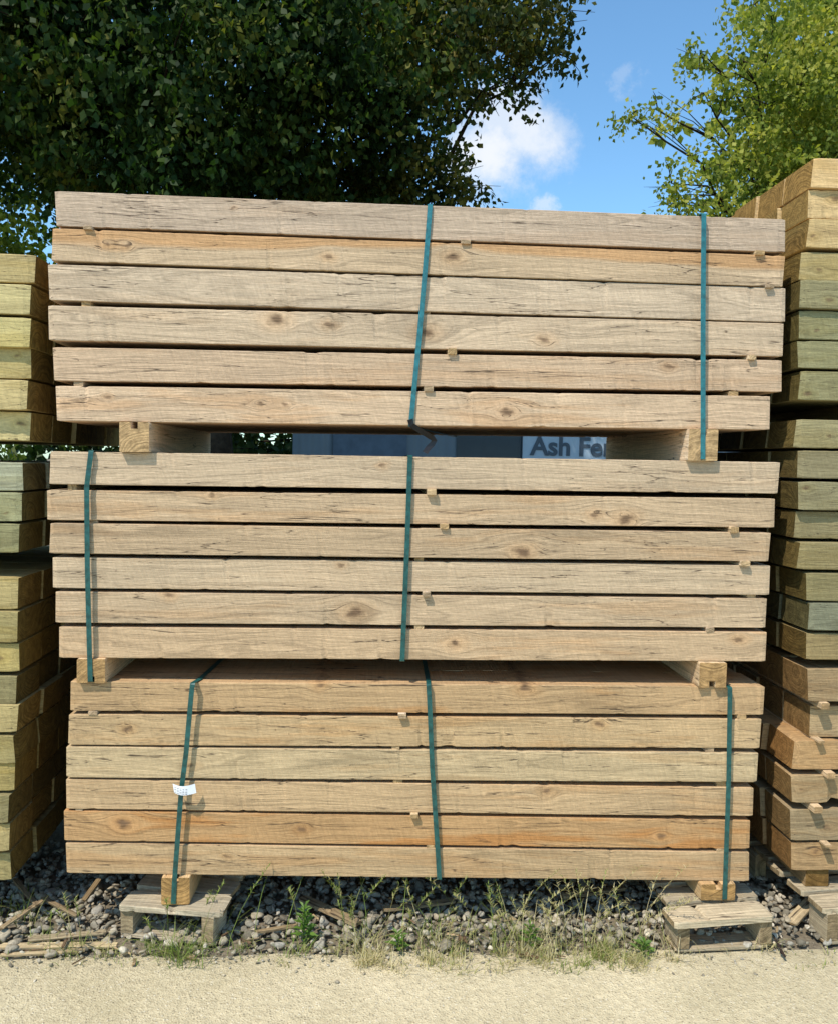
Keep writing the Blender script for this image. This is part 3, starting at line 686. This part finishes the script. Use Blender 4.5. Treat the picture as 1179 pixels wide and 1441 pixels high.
# ---------------------------------------------------------------- shed with sign
t=NT("shed_cladding"); tc=t.n('ShaderNodeTexCoord'); x,y,z=t.sep(tc.outputs['Object'])[:]
nz=t.noise(tc.outputs['Object'],3,4); c=t.mix(nz,(0.085,0.12,0.145),(0.13,0.165,0.19))
M_SHED=t.fin(t.bsdf(c,0.5,t.bump(t.m('SINE',t.m('MULTIPLY',x,40)),0.01),0.4))
M_ROOF=simple("shed_roof",(0.09,0.10,0.11),0.6,5)
M_GLASS=simple("dark_glass",(0.05,0.065,0.075),0.15,3,0.1,0.0,0.6)
M_DOOR=simple("door_paint",(0.07,0.10,0.135),0.5,6)
M_SIGN=simple("sign_board",(0.33,0.41,0.47),0.45,6,0.05)
M_LET=simple("sign_letters",(0.06,0.08,0.10),0.5,6,0.05)
def boxg(x0,x1,y0,y1,z0,z1):
    V=[(x,y,z) for x in(x0,x1) for y in(y0,y1) for z in(z0,z1)]
    return V,[(0,1,3,2),(4,6,7,5),(0,4,5,1),(2,3,7,6),(0,2,6,4),(1,5,7,3)]
SY=7.6
xa=W(412,630,SY).x; xb=W(900,630,SY).x+1.5
shd=bpy.data.objects.new("shed",None); COL.objects.link(shd); shd.location=((xa+xb)/2,SY,0)
shd["label"]="low grey blue metal shed behind the timber"; shd["category"]="shed"
hw=(xb-xa)/2
V,Fc=boxg(-hw,hw,0,3,-0.01,2.6); mkobj("wall",V,Fc,M_SHED,parent=shd)
V=[(-hw-.15,-.2,2.602),(hw+.15,-.2,2.602),(hw+.15,3.2,2.602),(-hw-.15,3.2,2.602),(-hw-.15,1.5,3.1),(hw+.15,1.5,3.1)]
mkobj("roof",V,[(0,1,5,4),(2,3,4,5),(0,4,3),(1,2,5),(0,3,2,1)],M_ROOF,parent=shd)
V,Fc=boxg(-hw+0.5,-hw+1.4,-0.03,-0.003,0,2.1); mkobj("door",V,Fc,M_DOOR,parent=shd)
V,Fc=boxg(-0.9,-0.1,-0.03,-0.003,1.1,2.0); mkobj("window",V,Fc,M_GLASS,parent=shd)
s0=W(735,628,SY-0.06); s1=W(890,628,SY-0.06)
sg=bpy.data.objects.new("sign",None); COL.objects.link(sg); sg.location=((s0.x+s1.x)/2,SY-0.05,s0.z)
sg["label"]="pale sign board with dark lettering on the shed"; sg["category"]="sign"
w2=(s1.x-s0.x)/2
V,Fc=boxg(-w2,w2,-0.02,0.02,-0.46,0.22); mkobj("board",V,Fc,M_SIGN,parent=sg)
cu=bpy.data.curves.new("lettering","FONT"); cu.body="Ash Fer"; cu.size=0.325; cu.align_x='LEFT'; cu.extrude=0.004; cu.offset=0.008
to=bpy.data.objects.new("tmp",cu); COL.objects.link(to)
bpy.context.view_layer.update()
me=bpy.data.meshes.new_from_object(to.evaluated_get(bpy.context.evaluated_depsgraph_get())); bpy.data.objects.remove(to)
lo=bpy.data.objects.new("lettering",me); COL.objects.link(lo); me.materials.clear(); me.materials.append(M_LET); lo.parent=sg; lo.location=(W(746,628,SY-0.06).x-sg.location.x,-0.027,-0.10); lo.rotation_euler=(math.pi/2,0,0)

# ---------------------------------------------------------------- light
sv=Vector((-0.36,-0.43,0.83)).normalized()
sun=bpy.data.lights.new("sun","SUN"); sun.energy=5.0; sun.angle=math.radians(0.53); sun.color=(1.0,0.94,0.85)
so=bpy.data.objects.new("sun",sun); COL.objects.link(so); so.rotation_euler=sv.to_track_quat('Z','Y').to_euler(); so.location=(-5,-5,9)
w=bpy.data.worlds.new("World"); S.world=w; w.use_nodes=True; nt=w.node_tree; nt.nodes.clear()
wt=NT.__new__(NT); wt.t=nt
sky=wt.n('ShaderNodeTexSky',sky_type='NISHITA'); sky.sun_disc=False
sky.sun_elevation=math.asin(sv.z); sky.sun_rotation=math.atan2(sv.x,sv.y)
sky.air_density=1.0; sky.dust_density=0.4; sky.ozone_density=2.0
tc=wt.n('ShaderNodeTexCoord'); g=tc.outputs['Generated']
nz=wt.noise(g,10.0,7,0.68); nzf=wt.noise(g,30.0,4,0.6)
mask=None
for px,py,rad,am in ((745,190,0.040,0.85),(695,225,0.042,0.95),(785,178,0.022,0.4),(705,165,0.03,0.7),(765,302,0.014,0.5),(873,120,0.011,0.16)):
    d=ray(px,py); vm=wt.n('ShaderNodeVectorMath',operation='DISTANCE'); wt.set(vm.inputs[0],g); vm.inputs[1].default_value=d
    dd=wt.m('ADD',vm.outputs['Value'],wt.m('MULTIPLY',wt.m('SUBTRACT',nz,0.5),0.13)); dd=wt.m('ADD',dd,wt.m('MULTIPLY',wt.m('SUBTRACT',nzf,0.5),0.045))
    mm=wt.m('MULTIPLY',wt.mr(dd,rad*0.0,rad*1.5,1,0,True),am)
    mask=mm if mask is None else wt.m('MAXIMUM',mask,mm)
skc=wt.mix(1.0,sky.outputs[0],(1.05,1.43,1.52),'MULTIPLY')
cl=wt.mix(mask,skc,(6.3,6.5,6.8))
bg=wt.n('ShaderNodeBackground'); wt.set(bg.inputs[0],cl); bg.inputs[1].default_value=0.15
wo=wt.n('ShaderNodeOutputWorld'); nt.links.new(bg.outputs[0],wo.inputs[0])
S.view_settings.view_transform='Standard'; S.view_settings.look='None'; S.view_settings.exposure=0
